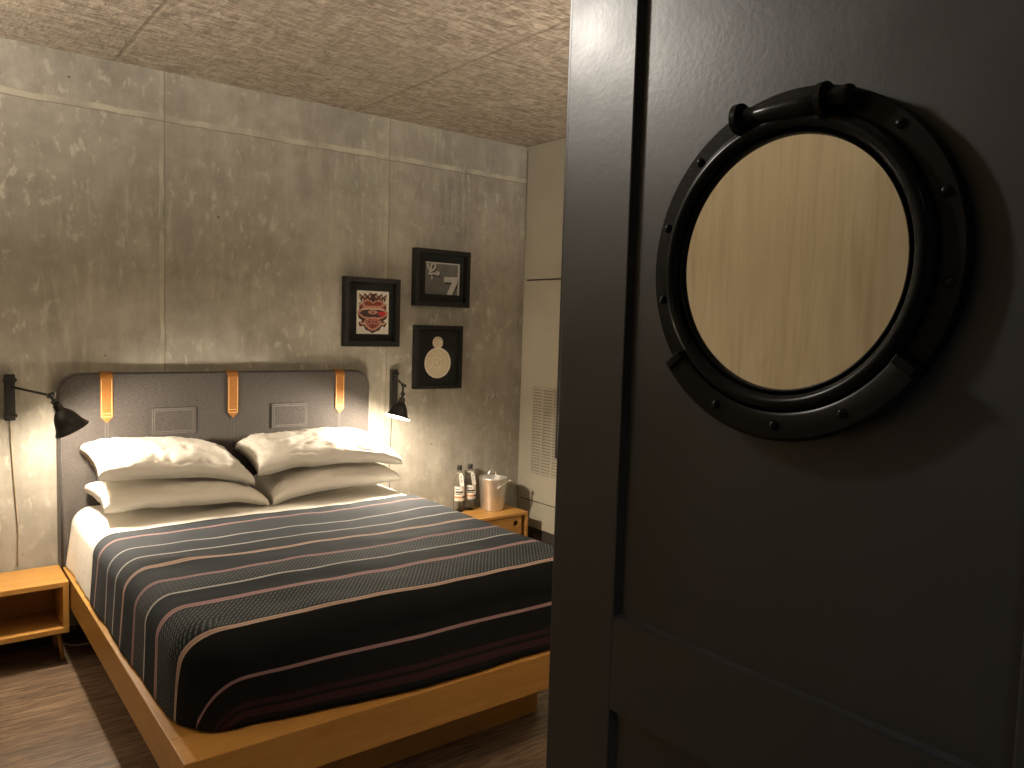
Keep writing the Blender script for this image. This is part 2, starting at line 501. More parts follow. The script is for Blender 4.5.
for deg in (219.5, 324.5):           # catches where the two halves meet
    th = rad(deg); ca, sa = math.cos(th), math.sin(th)
    bm = bmesh.new()
    def Q(r, s, c): return W(r*ca - s*sa, r*sa + s*ca, c)
    v = [bm.verts.new(Q(r, s, c)) for c in (.0205, .040) for s in (-.006, .006) for r in (.188, .2165)]
    for f in ((0, 2, 3, 1), (4, 5, 7, 6), (0, 1, 5, 4), (2, 6, 7, 3), (0, 4, 6, 2), (1, 3, 7, 5)): bm.faces.new([v[i] for i in f])
    obj('catch', bm, M['gloss'], pm, bev=.0015)
hb, hc = .190, .036
hg = None
bm = bmesh.new()
lathe(bm, W(-.069, hb-.003, hc), (0, -1, 0), [(.0, 0), (.009, .001), (.0105, .012), (.0115, .020), (.0085, .026), (.0105, .032), (.0125, .05), (.0140, .09), (.0135, .112), (.011, .119), (.011, .135), (.0125, .150), (.0105, .155), (0, .156)], 24)
hg = obj('hinge_barrel', bm, M['gloss'], pm, smooth=True)
for a_, r_ in ((-.066, .0195), (.052, .0215)):
    bm = bmesh.new()
    lathe(bm, W(a_-.006, hb-.004, hc), (0, -1, 0), [(r_*.8, 0), (r_, .002), (r_, .010), (r_*.8, .012)], 28)
    obj('hinge_collar', bm, M['gloss'], pm, auto=40)
bm = bmesh.new()
box(bm, PX-.036, PX-.018, PY-.042, PY+.056, PZ+.172, PZ+.196)
obj('hinge_leaf', bm, M['gloss'], pm, bev=.006, seg=3)

# ------------------------------------------------------------------ bed
FL, FR, FY, FZ = -.842, .805, -2.120, .3955
bed = thing('platform_bed', 'low honey-coloured wooden platform bed with overhanging rim on a recessed plinth', 'bed', ((FL+FR)/2, FY/2, 0))
th_, fh = .15, .135
BY = -.082
obj('side_rail', bx(FL, FL+th_, FY+th_, BY, FZ-fh, FZ), M['birch_y'], bed, bev=.003)
obj('side_rail', bx(FR-th_, FR, FY+th_, BY, FZ-fh, FZ), M['birch_y'], bed, bev=.003)
obj('foot_rail', bx(FL, FR, FY, FY+th_, FZ-fh, FZ), M['birch'], bed, bev=.003)
obj('deck', bx(FL+th_, FR-th_, FY+th_, BY, FZ-.06, FZ-.03), M['birch_y'], bed)
bm = bmesh.new(); px0, px1, py0, py1 = FL+.17, .644, -1.835, BY-.02
box(bm, px0, px1, py0, py0+.02, 0, FZ-fh); box(bm, px0, px0+.02, py0+.02, py1, 0, FZ-fh); box(bm, px1-.02, px1, py0+.02, py1, 0, FZ-fh)
obj('plinth', bm, M['birch'], bed, bev=.002)

MX0, MX1, MY = -.795, .768, -2.005
ZT = .672
def rbox_cushion(bm, x0, x1, y0, y1, z0, z1, r, n=6):
    """box with rounded edges, via a subdivided cube pushed to a rounded shape"""
    bmesh.ops.create_cube(bm, size=2)
    bmesh.ops.subdivide_edges(bm, edges=bm.edges, cuts=14, use_grid_fill=True)
    hx, hy, hz = (x1-x0)/2, (y1-y0)/2, (z1-z0)/2
    c = Vector(((x0+x1)/2, (y0+y1)/2, (z0+z1)/2))
    def sp(t, h):                    # concentrate rows near the edges
        s = math.copysign(1-(1-abs(t))**1.0, t); return s*h
    for v in bm.verts:
        p = Vector((sp(v.co.x, hx), sp(v.co.y, hy), sp(v.co.z, hz)))
        q = Vector((max(-hx+r, min(hx-r, p.x)), max(-hy+r, min(hy-r, p.y)), max(-hz+r, min(hz-r, p.z))))
        dd = p-q
        if dd.length > 1e-9: p = q + dd.normalized()*r
        v.co = c+p
bm = bmesh.new(); rbox_cushion(bm, MX0+.012, MX1-.012, MY+.012, -.10, FZ+.002, ZT-.014, .10)
tag(obj('mattress', bm, M['linen'], smooth=True), 'thick white mattress on the platform bed, under the striped blanket', 'mattress')

def drape(name, u_n, v0, v1, foot, zt, grow, hem, mat, flare, fold, seed, hemz=None):
    """cloth laid over the mattress from y=-v0 towards the foot; sides hang down to hem"""
    x0, x1 = MX0-grow, MX1+grow
    cx, hw = (x0+x1)/2, (x1-x0)/2
    r = .085
    yf = MY-grow                    # foot face
    rc = .17 if foot else r; fl_ = rc-r
    iw = hw-rc; yb = -(yf+rc)         # inner (flat) half width, inner length measured as -y
    D = zt-hem
    arc = r*PI/2
    LT = fl_ + arc + (D-r)
    bm = bmesh.new(); uvl = bm.loops.layers.uv.new('UVMap')
    na, nd = 54, 34
    A = [-iw-LT*(1-i/nd) for i in range(nd)] + [-iw+2*iw*i/na for i in range(na+1)] + [iw+LT*(i+1)/nd for i in range(nd)]
    if foot:
        nb = 64
        B = [v0+(yb-v0)*i/nb for i in range(nb+1)] + [yb+LT*(i+1)/nd for i in range(nd)]
    else:
        nb = 36; B = [v0+(v1-v0)*i/nb for i in range(nb+1)]
    G = []; UV = {}
    for b in B:
        row = []
        for a in A:
            da = max(0, abs(a)-iw); db = max(0, b-yb) if foot else 0
            rho = max(da, db)
            sgn = 1 if a > 0 else -1
            if rho > 0:
                if da >= db: th = (PI/4)*(db/da)
                else: th = PI/2-(PI/4)*(da/db)
            else: th = 0
            if rho <= fl_: h, drop = rho, 0.
            elif rho-fl_ <= arc: h, drop = fl_+r*math.sin((rho-fl_)/r), r*(1-math.cos((rho-fl_)/r))
            else: h, drop = rc, r+(rho-fl_-arc)
            nx, ny = math.cos(th)*sgn, math.sin(th)
            if rho == 0: nx = ny = 0
            bx_ = max(-iw, min(iw, a)); by = min(b, yb) if foot else b
            low = max(0, (drop-r))/(D-r)
            # the hang: slight flare and folds
            per = by + (th/(PI/2))*.12
            fo = fold*low*(noise.noise(Vector((per*5.5, sgn*3.1+bx_*4*(ny > .7), seed)))*1.0 + .5*noise.noise(Vector((per*13, seed, bx_*9*(ny > .7)))))
            fl = (flare(sgn, by, th, bx_) if foot else flare(sgn, by, th))*low
            out = h+fl+fo
            P = Vector((cx+bx_+nx*out, -(by+ny*out), zt-drop))
            # small creases on top
            k = 1-min(1, rho/(fl_+arc))
            P.z += (.009*noise.noise(Vector((a*2.2, b*3.0, seed))) + .005*noise.noise(Vector((a*7, b*9, seed+4))))*(.35+.65*k) if rho < fl_+arc else 0
            cr = math.exp(-((b-1.22-(a+.58)*.25)/.05)**2)*math.exp(-((a+.60)/.13)**2)
            P.z += .014*cr*foot
            if hemz: P.z = max(P.z, hemz)
            v = bm.verts.new(P); row.append(v)
            UV[v] = (a, by + ny*(h+drop))
        G.append(row)
    for i in range(len(G)-1):
        for j in range(len(A)-1):
            f = bm.faces.new((G[i][j], G[i][j+1], G[i+1][j+1], G[i+1][j]))
            for lp in f.loops: lp[uvl].uv = UV[lp.vert]
    o = obj(name, bm, mat, smooth=True)
    s = o.modifiers.new('thick', 'SOLIDIFY'); s.thickness = .005; s.offset = 1
    return o
sheet = drape('bed_sheet', 0, .085, .674, False, ZT-.002, .006, FZ+.006, M['linen'],
              lambda s, y, th: .022 if s < 0 else .01, .014, 2.0)
tag(sheet, 'white bed sheet showing between the pillows and the striped blanket', 'bed sheet')
def blflare(s, y, th, bx_=0):
    if th > .9: return .085*max(0, min(1, (bx_+.62)/.55)) * (th/(PI/2))**3
    return (.014*max(0, 1-max(0, y-1.2)/.7) if s < 0 else .012)*max(0, 1-th/1.0) + .0
bl = drape('striped_blanket', 0, .675, 0, True, ZT+.008, .014, FZ+.009, M['blanket'], blflare, .010, 11.0)
tag(bl, 'dark slate blanket with pink and white stripes over the lower bed', 'blanket')

# ------------------------------------------------------------------ headboard
HX0, HX1, HZ0, HZ1, HT = -.850, .762, .30, 1.313, .077
hbd = thing('headboard', 'charcoal upholstered headboard with tan leather straps, fixed to the concrete wall', 'headboard', ((HX0+HX1)/2, 0, HZ0))
def rrect(x0, x1, z0, z1, r, n=10):
    P = []
    for cx, cz, a0 in ((x1-r, z1-r, 0), (x0+r, z1-r, 90)):
        P += [(cx+r*math.cos(rad(a0+90*i/n)), cz+r*math.sin(rad(a0+90*i/n))) for i in range(n+1)]
    P += [(x0, z0), (x1, z0)]
    return P
def padded(bm, y_back, y_front, rr, steps=6, edge=.02):
    loops = []
    for i in range(steps+1):
        th = PI/2*i/steps
        ins = edge*(1-math.cos(th)); y = y_front+edge*(1-math.sin(th))
        loops.append([bm.verts.new((x, y, z)) for x, z in rrect(HX0+ins, HX1-ins, HZ0+ins, HZ1-ins, rr-ins*.6)])
    back = [bm.verts.new((x, y_back, z)) for x, z in rrect(HX0, HX1, HZ0, HZ1, rr)]
    L = [back]+loops
    for A, B in zip(L, L[1:]):
        for i in range(len(A)): j = (i+1) % len(A); bm.faces.new((A[i], A[j], B[j], B[i]))
    bm.faces.new(back); bm.faces.new(L[-1])
bm = bmesh.new(); padded(bm, -.001, -HT, .10)
obj('padded_panel', bm, M['felt'], hbd, auto=60)
bm = bmesh.new()                      # piping along the front edge
pp = [(x, -HT+.006, z) for x, z in rrect(HX0+.010, HX1-.010, HZ0+.01, HZ1-.010, .092)]
tube(bm, [pp[-1]]+pp[:-1], .0055, 8)
obj('piping', bm, M['feltlip'], hbd, smooth=True)
bm = bmesh.new()
for z in (1.133, 1.108): box(bm, HX0+.03, HX1-.03, -HT-.0012, -HT+.001, z-.0016, z+.0016)
obj('seam', bm, M['feltlip'], hbd)
for x in (-.648, -.044, .566):
    bm = bmesh.new()
    for dx in (-.006, .006): box(bm, x+dx-.0012, x+dx+.0012, -HT-.001, -HT+.001, .62, 1.10)
    tag(obj('seam', bm, M['gthread'], hbd), 'pale upright stitched seam')
for x0, x1 in ((-.449, -.231), (.163, .373)):
    z0, z1 = 1.000, 1.138
    bm = bmesh.new(); box(bm, x0, x1, -HT-.007, -HT+.001, z0, z1)
    p = obj('pocket', bm, M['felt'], hbd, bev=.003)
    bm = bmesh.new(); w = .0014
    for ins in (.007, .016):
        a, b, c, e = x0+ins, x1-ins, z0+ins, z1-ins
        for q in ((a, b, c-w, c+w), (a, b, e-w, e+w), (a-w, a+w, c, e), (b-w, b+w, c, e)):
            box(bm, q[0], q[1], -HT-.0082, -HT-.006, q[2], q[3])
    obj('stitching', bm, M['gthread'], p)
for x, zb in ((-.648, 1.073), (-.044, 1.068), (.566, 1.066)):
    w = .0275; t_ = .004; zt = HZ1
    bm = bmesh.new()                   # one bent band: over the top edge and down the front
    path = [(-.012, zt+.0015), (-HT*.55, zt+.003), (-HT+.012, zt+.001), (-HT+.002, zt-.008), (-HT-.0035, zt-.022), (-HT-.0035, zt-.12), (-HT-.0035, zb+.03)]
    path = [(p.x, p.y) for p in [Vector((a, b)) for a, b in path]]
    rows = []
    for i, (yy, zz) in enumerate(path):
        a = path[max(0, i-1)]; b = path[min(len(path)-1, i+1)]
        tx, tz = b[0]-a[0], b[1]-a[1]; l_ = math.hypot(tx, tz); nx, nz = tz/l_, -tx/l_
        if nz < 0 or nx > .2: pass
        o_, i_ = (yy+nx*t_*1, zz+nz*t_), (yy, zz)
        if nx > 0: o_ = (yy-nx*t_, zz-nz*t_)
        rows.append([bm.verts.new((x-w, *o_)), bm.verts.new((x+w, *o_)), bm.verts.new((x+w, *i_)), bm.verts.new((x-w, *i_))])
    for A, B in zip(rows, rows[1:]):
        for i in range(4): bm.faces.new((A[i], A[(i+1) % 4], B[(i+1) % 4], B[i]))
    bm.faces.new(rows[0])
    e = rows[-1]; yo, yi = -HT-.0075, -HT-.0035
    t1 = bm.verts.new((x, yo, zb)); t2 = bm.verts.new((x, yi, zb))
    bm.faces.new((e[0], e[1], t1)); bm.faces.new((e[3], e[2], t2)); bm.faces.new((e[0], e[3], t2, t1)); bm.faces.new((e[1], e[2], t2, t1))
    st = obj('strap', bm, M['leather'], hbd)
    bm = bmesh.new()
    for dx in (-w+.005, w-.005): box(bm, x+dx-.0012, x+dx+.0012, -HT-.0086, -HT-.006, zb+.028, zt-.03)
    for zz in (zb+.030, zb+.046): box(bm, x-w+.004, x+w-.004, -HT-.0086, -HT-.006, zz-.0012, zz+.0012)
    obj('stitching', bm, M['stitch'], st)
    bm = bmesh.new(); lathe(bm, (x, -HT-.0074, zb+.014), (0, -1, 0), [(.003, 0), (.002, .0015), (0, .0016)], 12)
    obj('stud', bm, M['leather'], st)

# ------------------------------------------------------------------ pillows
def pillow(name, label, c, w, dep, t, rx, ry, rz, seed, droop=(0, 0), crest=1., openend=0, sag=0.):
    bm = bmesh.new(); nu, nv = 56, 36
    c = (c[0], c[1]-.012, c[2])
    R = Matrix.Translation(c) @ Matrix.Rotation(rz, 4, 'Z') @ Matrix.Rotation(ry, 4, 'Y') @ Matrix.Rotation(rx, 4, 'X')
    def shape(u, v, side):
        au, av = abs(u), abs(v)
        x = w/2*u*(1-.055*(1-v*v)*au**2.5); y = dep/2*v*(1-.10*(1-u*u)*av**2.5)
        e = 3.4
        bu = 1-au**(4.6 if not (openend and u*openend > 0) else 7)
        h = (max(0, bu)*max(0, 1-av**e))**(.44 if side > 0 else .22)
        z = t/2*h*(1 if side > 0 else .80)
        z *= 1+.12*crest*noise.noise(Vector((u*1.3, v*1.3, seed)))
        # wrinkles pulled from corners and edges
        ed = max(au, av)
        wr = noise.noise(Vector((u*4+seed, v*3, seed*1.7)))*.006 + noise.noise(Vector((u*11, v*7+seed, seed)))*.006 + noise.noise(Vector((u*24, v*10+seed, seed)))*.003
        ang = math.atan2(v, u)
        wr += .008*noise.noise(Vector((ang*7, seed, 1.3)))*ed**2
        z += wr*side*(.25+.75*min(1, h*1.3))*min(1, (1-ed)*9)
        dl = droop[0] if u < 0 else droop[1]
        z += -dl*au**2.2
        z += sag*math.cos(u*PI/2)
        z += .010*noise.noise(Vector((u*3, v*3+seed, 9)))*ed
        return R @ Vector((x, y, z))
    f = lambda s: math.sin(s*PI/2)*.55+s*.45
    top = [[bm.verts.new(shape(f(-1+2*i/nu), f(-1+2*j/nv), 1)) for i in range(nu+1)] for j in range(nv+1)]
    bot = [[top[j][i] if i in (0, nu) or j in (0, nv) else bm.verts.new(shape(f(-1+2*i/nu), f(-1+2*j/nv), -1)) for i in range(nu+1)] for j in range(nv+1)]
    for g_ in (top, bot):
        for j in range(nv):
            for i in range(nu): bm.faces.new((g_[j][i], g_[j][i+1], g_[j+1][i+1], g_[j+1][i]))
    o = obj(name, bm, M['linen'], smooth=True)
    return tag(o, label, 'pillow', 'white pillows in two stacks against the headboard')
PIL = 'pillow'
pillow(PIL, 'lower white pillow of the stack beneath the lamp whose arm reaches over the bed edge', (-.385, -.316, .736), .74, .43, .19, rad(2), 0, rad(1), 1.3, droop=(-.015, .045))
pillow(PIL, 'upper white pillow of the stack nearer the open nightstand', (-.418, -.292, .886), .71, .40, .215, rad(11), rad(3), rad(2), 5.1, droop=(-.01, .055))
pillow(PIL, 'lower white pillow of the stack nearer the water bottles', (.362, -.316, .736), .71, .43, .19, rad(2), 0, rad(-1), 8.7, droop=(.045, -.01))
pillow(PIL, 'upper white pillow of the stack nearer the ice bucket, its open end facing the middle', (.352, -.292, .886), .80, .40, .215, rad(11), rad(0), rad(-2), 12.9, droop=(.02, .03), openend=-1)

# ------------------------------------------------------------------ nightstands
n1 = thing('nightstand', 'open honey wood nightstand box beside the bed, below the lamp with the thin brown cord', 'nightstand', (-1.08, -.15, .15), 'pair of nightstands')
nx0, nx1, ny, nz0, nz1 = -1.33, -.849, -.306, .156, .3915
q = .024
obj('top', bx(nx0, nx1, ny, -.014, nz1-q, nz1), M['birch'], n1, bev=.002)
obj('bottom', bx(nx0, nx1, ny, -.014, nz0, nz0+q), M['birch'], n1, bev=.002)
for a, b in ((nx0, nx0+q), (nx1-q, nx1)): obj('side', bx(a, b, ny, -.014, nz0+q, nz1-q), M['birch'], n1, bev=.0015)
obj('back', bx(nx0+q, nx1-q, -.03, -.014, nz0+q, nz1-q), M['birch'], n1)
for x in (nx0+.05, nx1-.03):
    bm = bmesh.new(); tube(bm, [(x, -.19, nz0), (x+.014, -.215, .0)], [.011, .009], 12); obj('leg', bm, M['birch'], n1, smooth=True)
    bm = bmesh.new(); tube(bm, [(x, -.06, nz0), (x+.008, -.045, .0)], [.011, .009], 12); obj('leg', bm, M['birch'], n1, smooth=True)

n2 = thing('nightstand', 'honey wood nightstand with a round finger hole, holding bottles and ice bucket', 'nightstand', (1.4, -.15, .15), 'pair of nightstands')
rx0, rx1, rz1 = 1.12, 1.815, .382
rz0 = .150
obj('top', bx(rx0, rx1, ny, -.014, rz1-.02, rz1), M['birch'], n2, bev=.002)
obj('bottom', bx(rx0, rx1, ny, -.014, rz0, rz0+.02), M['birch'], n2, bev=.002)
for a, b in ((rx0, rx0+.022), (rx1-.022, rx1)): obj('side', bx(a, b, ny, -.014, rz0+.02, rz1-.02), M['birch'], n2, bev=.0015)
obj('back', bx(rx0+.022, rx1-.022, -.03, -.014, rz0+.02, rz1-.02), M['birch'], n2)
dr = thing('drawer', None, None); dr.parent = n2
dr.location = Vector((1.4, ny, .25))-n2.location
# drawer front with a real round hole: quad grid bridged to a circle
hx, hz, hr = 1.716, .315, .019
dx0, dx1, dz0, dz1 = rx0+.028, rx1-.052, rz0+.024, rz1-.024
bm = bmesh.new()
def holed(bm, y):
    n = 32; C_, O_ = [], []
    for i in range(n):
        a = 2*PI*i/n; ca, sa = math.cos(a), math.sin(a)
        C_.append(bm.verts.new((hx+hr*ca, y, hz+hr*sa)))
        s = min((dx1-hx)/ca if ca > 1e-6 else 1e9, (dx0-hx)/ca if ca < -1e-6 else 1e9, (dz1-hz)/sa if sa > 1e-6 else 1e9, (dz0-hz)/sa if sa < -1e-6 else 1e9)
        O_.append(bm.verts.new((hx+s*ca, y, hz+s*sa)))
    for i in range(n):
        j = (i+1) % n; bm.faces.new((C_[i], O_[i], O_[j], C_[j]))
    return C_, O_
c1, o1 = holed(bm, ny+.004); c2, o2 = holed(bm, ny+.022)
for i in range(32):
    j = (i+1) % 32; bm.faces.new((c1[i], c1[j], c2[j], c2[i])); bm.faces.new((o1[i], o1[j], o2[j], o2[i]))
df = obj('drawer_front', bm, M['birch'], dr)
obj('drawer_box', bx(dx0+.01, dx1-.01, ny+.0225, -.04, dz0+.002, dz1-.02), M['slot'], dr)
obj('divider', bx(rx1-.044, rx1-.030, ny+.03, -.03, rz0+.02, rz1-.02), M['slot'], n2)
for x in (rx0+.04, rx1-.04):
    for y in (-.06, -.25):
        bm = bmesh.new(); tube(bm, [(x, y, rz0), (x, y, 0)], [.011, .009], 12); obj('leg', bm, M['birch'], n2, smooth=True)

# ------------------------------------------------------------------ bottles and bucket
def bottle(x, y, z, rz, label):
    t = thing('water_bottle', label, 'bottle', (x, y, z), 'bottles on the far nightstand')
    R0 = .0365
    bm = bmesh.new()
    outer = [(.030, 0), (.0345, .002), (R0, .008), (R0, .176), (.0355, .190), (.030, .210), (.021, .231), (.0155, .247), (.0140, .262), (.0140, .279)]
    inner = [(.0115, .279), (.0115, .262), (.0130, .247), (.0185, .231), (.0275, .210), (.033, .190), (R0-.0025, .176), (R0-.0025, .012), (.029, .006), (0, .006)]
    lathe(bm, (x, y, z), (0, 0, 1), outer+inner, 40, True, False)
    obj('bottle_glass', bm, M['glass'], t, smooth=True)
    bm = bmesh.new(); lathe(bm, (x, y, z+.273), (0, 0, 1), [(.0155, 0), (.0160, .003), (.0160, .026), (.0145, .029), (0, .029)], 28)
    obj('cap', bm, M['cap'], t, auto=40)
    def wrap(name, a0, a1, z0, z1, m, r=R0+.0006, par=None, n=16):
        bm = bmesh.new(); g0, g1 = [], []
        for i in range(n+1):
            a = rad(a0+(a1-a0)*i/n)+rz
            c, s = math.cos(a), math.sin(a)
            for gg, rr in ((g0, r), (g1, r+.0005)):
                gg.append((bm.verts.new((x+rr*c, y+rr*s, z+z0)), bm.verts.new((x+rr*c, y+rr*s, z+z1))))
        for i in range(n):
            bm.faces.new((g1[i][0], g1[i+1][0], g1[i+1][1], g1[i][1])); bm.faces.new((g0[i][0], g0[i][1], g0[i+1][1], g0[i+1][0]))
        return obj(name, bm, m, par or t)
    lb = wrap('label', -62, 62, .075, .168, M['label'])
    wrap('label_line', -48, 30, .128, .138, M['cap'], R0+.0014, lb); wrap('label_line', -48, 12, .118, .123, M['cap'], R0+.0014, lb)
    wrap('label_line', -52, -6, .146, .156, M['blueink'], R0+.0014, lb)
    wrap('label_band', -62, 20, .092, .104, M['orange'], R0+.0014, lb); wrap('label_band', 24, 62, .092, .104, M['cap'], R0+.0014, lb)
    wrap('label_band', -62, 62, .080, .084, M['blueink'], R0+.0014, lb)
    # swing tag round the neck, leaning on the shoulder
    ca, sa = math.cos(rz+.25), math.sin(rz+.25); tx, ty = -sa, ca
    bm = bmesh.new()
    def T(s, k, off=0.): 
        r_ = .0185+k*.026+off; return (x+ca*r_+tx*s, y+sa*r_+ty*s, z+.252-k*.080)
    pts = [(-.006, 0), (.006, 0), (.015, .2), (.015, 1), (-.015, 1), (-.015, .2)]
    A = [bm.verts.new(T(s, k)) for s, k in pts]; B = [bm.verts.new(T(s, k, .0012)) for s, k in pts]
    bm.faces.new(A); bm.faces.new(B)
    for i in range(6): j = (i+1) % 6; bm.faces.new((A[i], A[j], B[j], B[i]))
    tg = obj('neck_tag', bm, M['label'], t)
    bm = bmesh.new()
    for s0, s1, k0, k1 in ((-.005, .005, .22, .34), (-.009, .009, .5, .54), (-.009, .006, .6, .64)):
        poly(bm, [T(s0, k0, .0018), T(s1, k0, .0018), T(s1, k1, .0018), T(s0, k1, .0018)])
    obj('tag_print', bm, M['blueink'], tg)
    bm = bmesh.new(); lathe(bm, (x, y, z+.250), (0, 0, 1), [(.0165, 0), (.0185, .002), (.0165, .004)], 24, False, False)
    obj('tag_string', bm, M['label'], t)
bottle(1.426, -.062, rz1, rad(-112), 'clear glass water bottle with white label, nearer the bed')
bottle(1.516, -.056, rz1, rad(-100), 'clear glass water bottle between the other bottle and the ice bucket')

bk = thing('ice_bucket', 'brushed metal ice bucket with a carrying handle on the far nightstand', 'bucket', (1.655, -.122, rz1))
bm = bmesh.new()
lathe(bm, bk.location, (0, 0, 1), [(.070, 0), (.077, .002), (.079, .008), (.0925, .205), (.0955, .211), (.0940, .214), (.0900, .211), (.0765, .012), (0, .010)], 64, True, False)
obj('bucket_body', bm, M['satin'], bk, auto=40)
bx0, by0, bz0 = bk.location
RV, VV = Vector((.79, -.61, 0)), Vector((.61, .79, 0))      # across / away
bc = Vector((bx0, by0, bz0))
bm = bmesh.new()
hp = spline([bc+RV*.034-VV*.080+Vector((0, 0, .150)), bc+RV*.050-VV*.086+Vector((0, 0, .168)), bc+RV*.074-VV*.074+Vector((0, 0, .186)), bc+RV*.108-VV*.046+Vector((0, 0, .200))], 6)
tube(bm, hp, .0060, 12)
h1 = obj('side_handle', bm, M['chrome'], bk, smooth=True)
bm = bmesh.new(); ball(bm, bc+RV*.112-VV*.044+Vector((0, 0, .2015)), .0125); obj('handle_knob', bm, M['chrome'], h1, smooth=True)
bm = bmesh.new()
hp = spline([bc-RV*.028+VV*.090+Vector((0, 0, .196)), bc-RV*.030+VV*.100+Vector((0, 0, .224)), bc-RV*.010+VV*.104+Vector((0, 0, .243)), bc+RV*.014+VV*.100+Vector((0, 0, .224)), bc+RV*.014+VV*.091+Vector((0, 0, .196))], 6)
tube(bm, hp, .0045, 12)
obj('side_handle', bm, M['chrome'], bk, smooth=True)

# ------------------------------------------------------------------ wall lamps
def lamp(label, px, pz0, pz1, arm0, arm1, apex, rim, cordpts, cm, power):
    t = thing('wall_lamp', label, 'lamp', (px, 0, pz0), 'pair of bedside wall lamps')
    obj('mount_plate', bx(px-.021, px+.021, -.030, -.001, pz0, pz1), M['black'], t, bev=.003)
    for z in (pz0+.022, pz1-.026):
        bm = bmesh.new(); lathe(bm, (px-.027, -.030, z), (1, 0, 0), [(.006, 0), (.008, .002), (.008, .052), (.006, .054)], 16)
        obj('clamp_bar', bm, M['black'], t, auto=40)
    a0, a1 = Vector(arm0), Vector(arm1)
    bm = bmesh.new(); lathe(bm, a0+Vector((0, .012, -.016)), (0, 0, 1), [(.010, 0), (.010, .032)], 18); lathe(bm, a0+Vector((0, .006, 0)), (0, -1, 0), [(.008, 0), (.006, .02)], 16)
    obj('swivel', bm, M['black'], t, auto=40)
    bm = bmesh.new(); tube(bm, [a0, a1], .0055, 12); obj('arm', bm, M['black'], t, smooth=True)
    ap, rm = Vector(apex), Vector(rim); ax = (rm-ap).normalized(); Ls = (rm-ap).length
    # knuckle joint at the arm end, stem and second joint down to the socket
    side = ax.cross((a1-a0).normalized()).normalized()
    bm = bmesh.new(); ball(bm, a1, .0115); lathe(bm, a1-side*.016, side, [(.009, 0), (.009, .032)], 18)
    jn = obj('joint', bm, M['black'], t, auto=40)
    for s in (1, -1):
        bm = bmesh.new(); lathe(bm, a1+side*s*.016, side*s, [(.0075, 0), (.006, .003), (0, .0035)], 16)
        tag(obj('joint_screw', bm, M['chrome'], jn, auto=40), 'bright steel screw head')
    bm = bmesh.new(); tube(bm, [a1, a1.lerp(ap, .55), ap], [.0065, .0055, .009], 12); obj('stem', bm, M['black'], t, smooth=True)
    bm = bmesh.new(); lathe(bm, a1.lerp(ap, .60)-side*.012, side, [(.010, 0), (.010, .024)], 18); obj('joint', bm, M['black'], t, auto=40)
    bm = bmesh.new(); lathe(bm, ap-ax*.012, ax, [(.008, 0), (.016, .003), (.018, .012), (.018, .034), (.022, .040)], 28); sk = obj('socket', bm, M['black'], t, auto=40)
    bm = bmesh.new(); lathe(bm, ap+ax*.012-(side*.0), side, [(.004, .015), (.006, .020), (.0055, .025), (0, .026)], 14)
    tag(obj('switch_knob', bm, M['chrome'], sk, auto=40), 'bright steel switch knob')
    bm = bmesh.new()
    R1 = .0715
    out = [(.021, .020), (.030, .030), (.041, .046), (.049, .065), (.054, .082), (.059, .096), (R1, Ls-.004), (R1+.001, Ls)]
    lathe(bm, ap, ax, out, 48, True, False); obj('shade', bm, M['black'], t, smooth=True)
    bm = bmesh.new(); inn = [(r-.0022, z+(.001 if i < len(out)-1 else 0)) for i, (r, z) in enumerate(out)]
    lathe(bm, ap, ax, inn, 48, True, False); tag(obj('shade_lining', bm, M['inner'], t, smooth=True), 'white inside of the shade')
    bm = bmesh.new(); lathe(bm, ap+ax*.026, ax, [(.010, 0), (.011, .012), (.019, .030), (.0205, .042), (.017, .055), (.009, .062), (0, .064)], 24)
    tag(obj('bulb', bm, M['bulb'], t, smooth=True), 'glowing bulb')
    bm = bmesh.new(); tube(bm, spline(cordpts, 8), .0027, 8)
    tag(obj('cord', bm, cm, t, smooth=True))
    L = bpy.data.lights.new('bulb_light', 'POINT'); L.energy = power; L.color = (1, .85, .66); L.shadow_soft_size = .02
    o = bpy.data.objects.new('bulb_light', L); COL.objects.link(o); o.parent = t
    o.location = Vector(ap+ax*(Ls+.004))-t.location
P1, P2 = 16., 27.
lamp('black swing-arm wall lamp over the near edge of the bed, with a thin brown cord', -1.036, 1.098, 1.310, (-1.025, -.034, 1.252), (-.928, -.43, 1.247), (-.902, -.43, 1.200), (-.846, -.43, 1.095),
     [(-1.036, -.010, 1.098), (-1.030, -.008, .93), (-1.020, -.008, .74), (-1.012, -.008, .58), (-1.015, -.008, .41)], M['cordw'], P1)
lamp('black swing-arm wall lamp beside the bed, under the framed pictures', .955, 1.060, 1.310, (.955, -.034, 1.262), (.800, -.40, 1.247), (.795, -.40, 1.168), (.762, -.406, 1.069),
     [(.950, -.010, 1.06), (.947, -.008, .93), (.940, -.008, .75), (.945, -.008, .5), (.95, -.008, .3)], M['cordb'], P2)

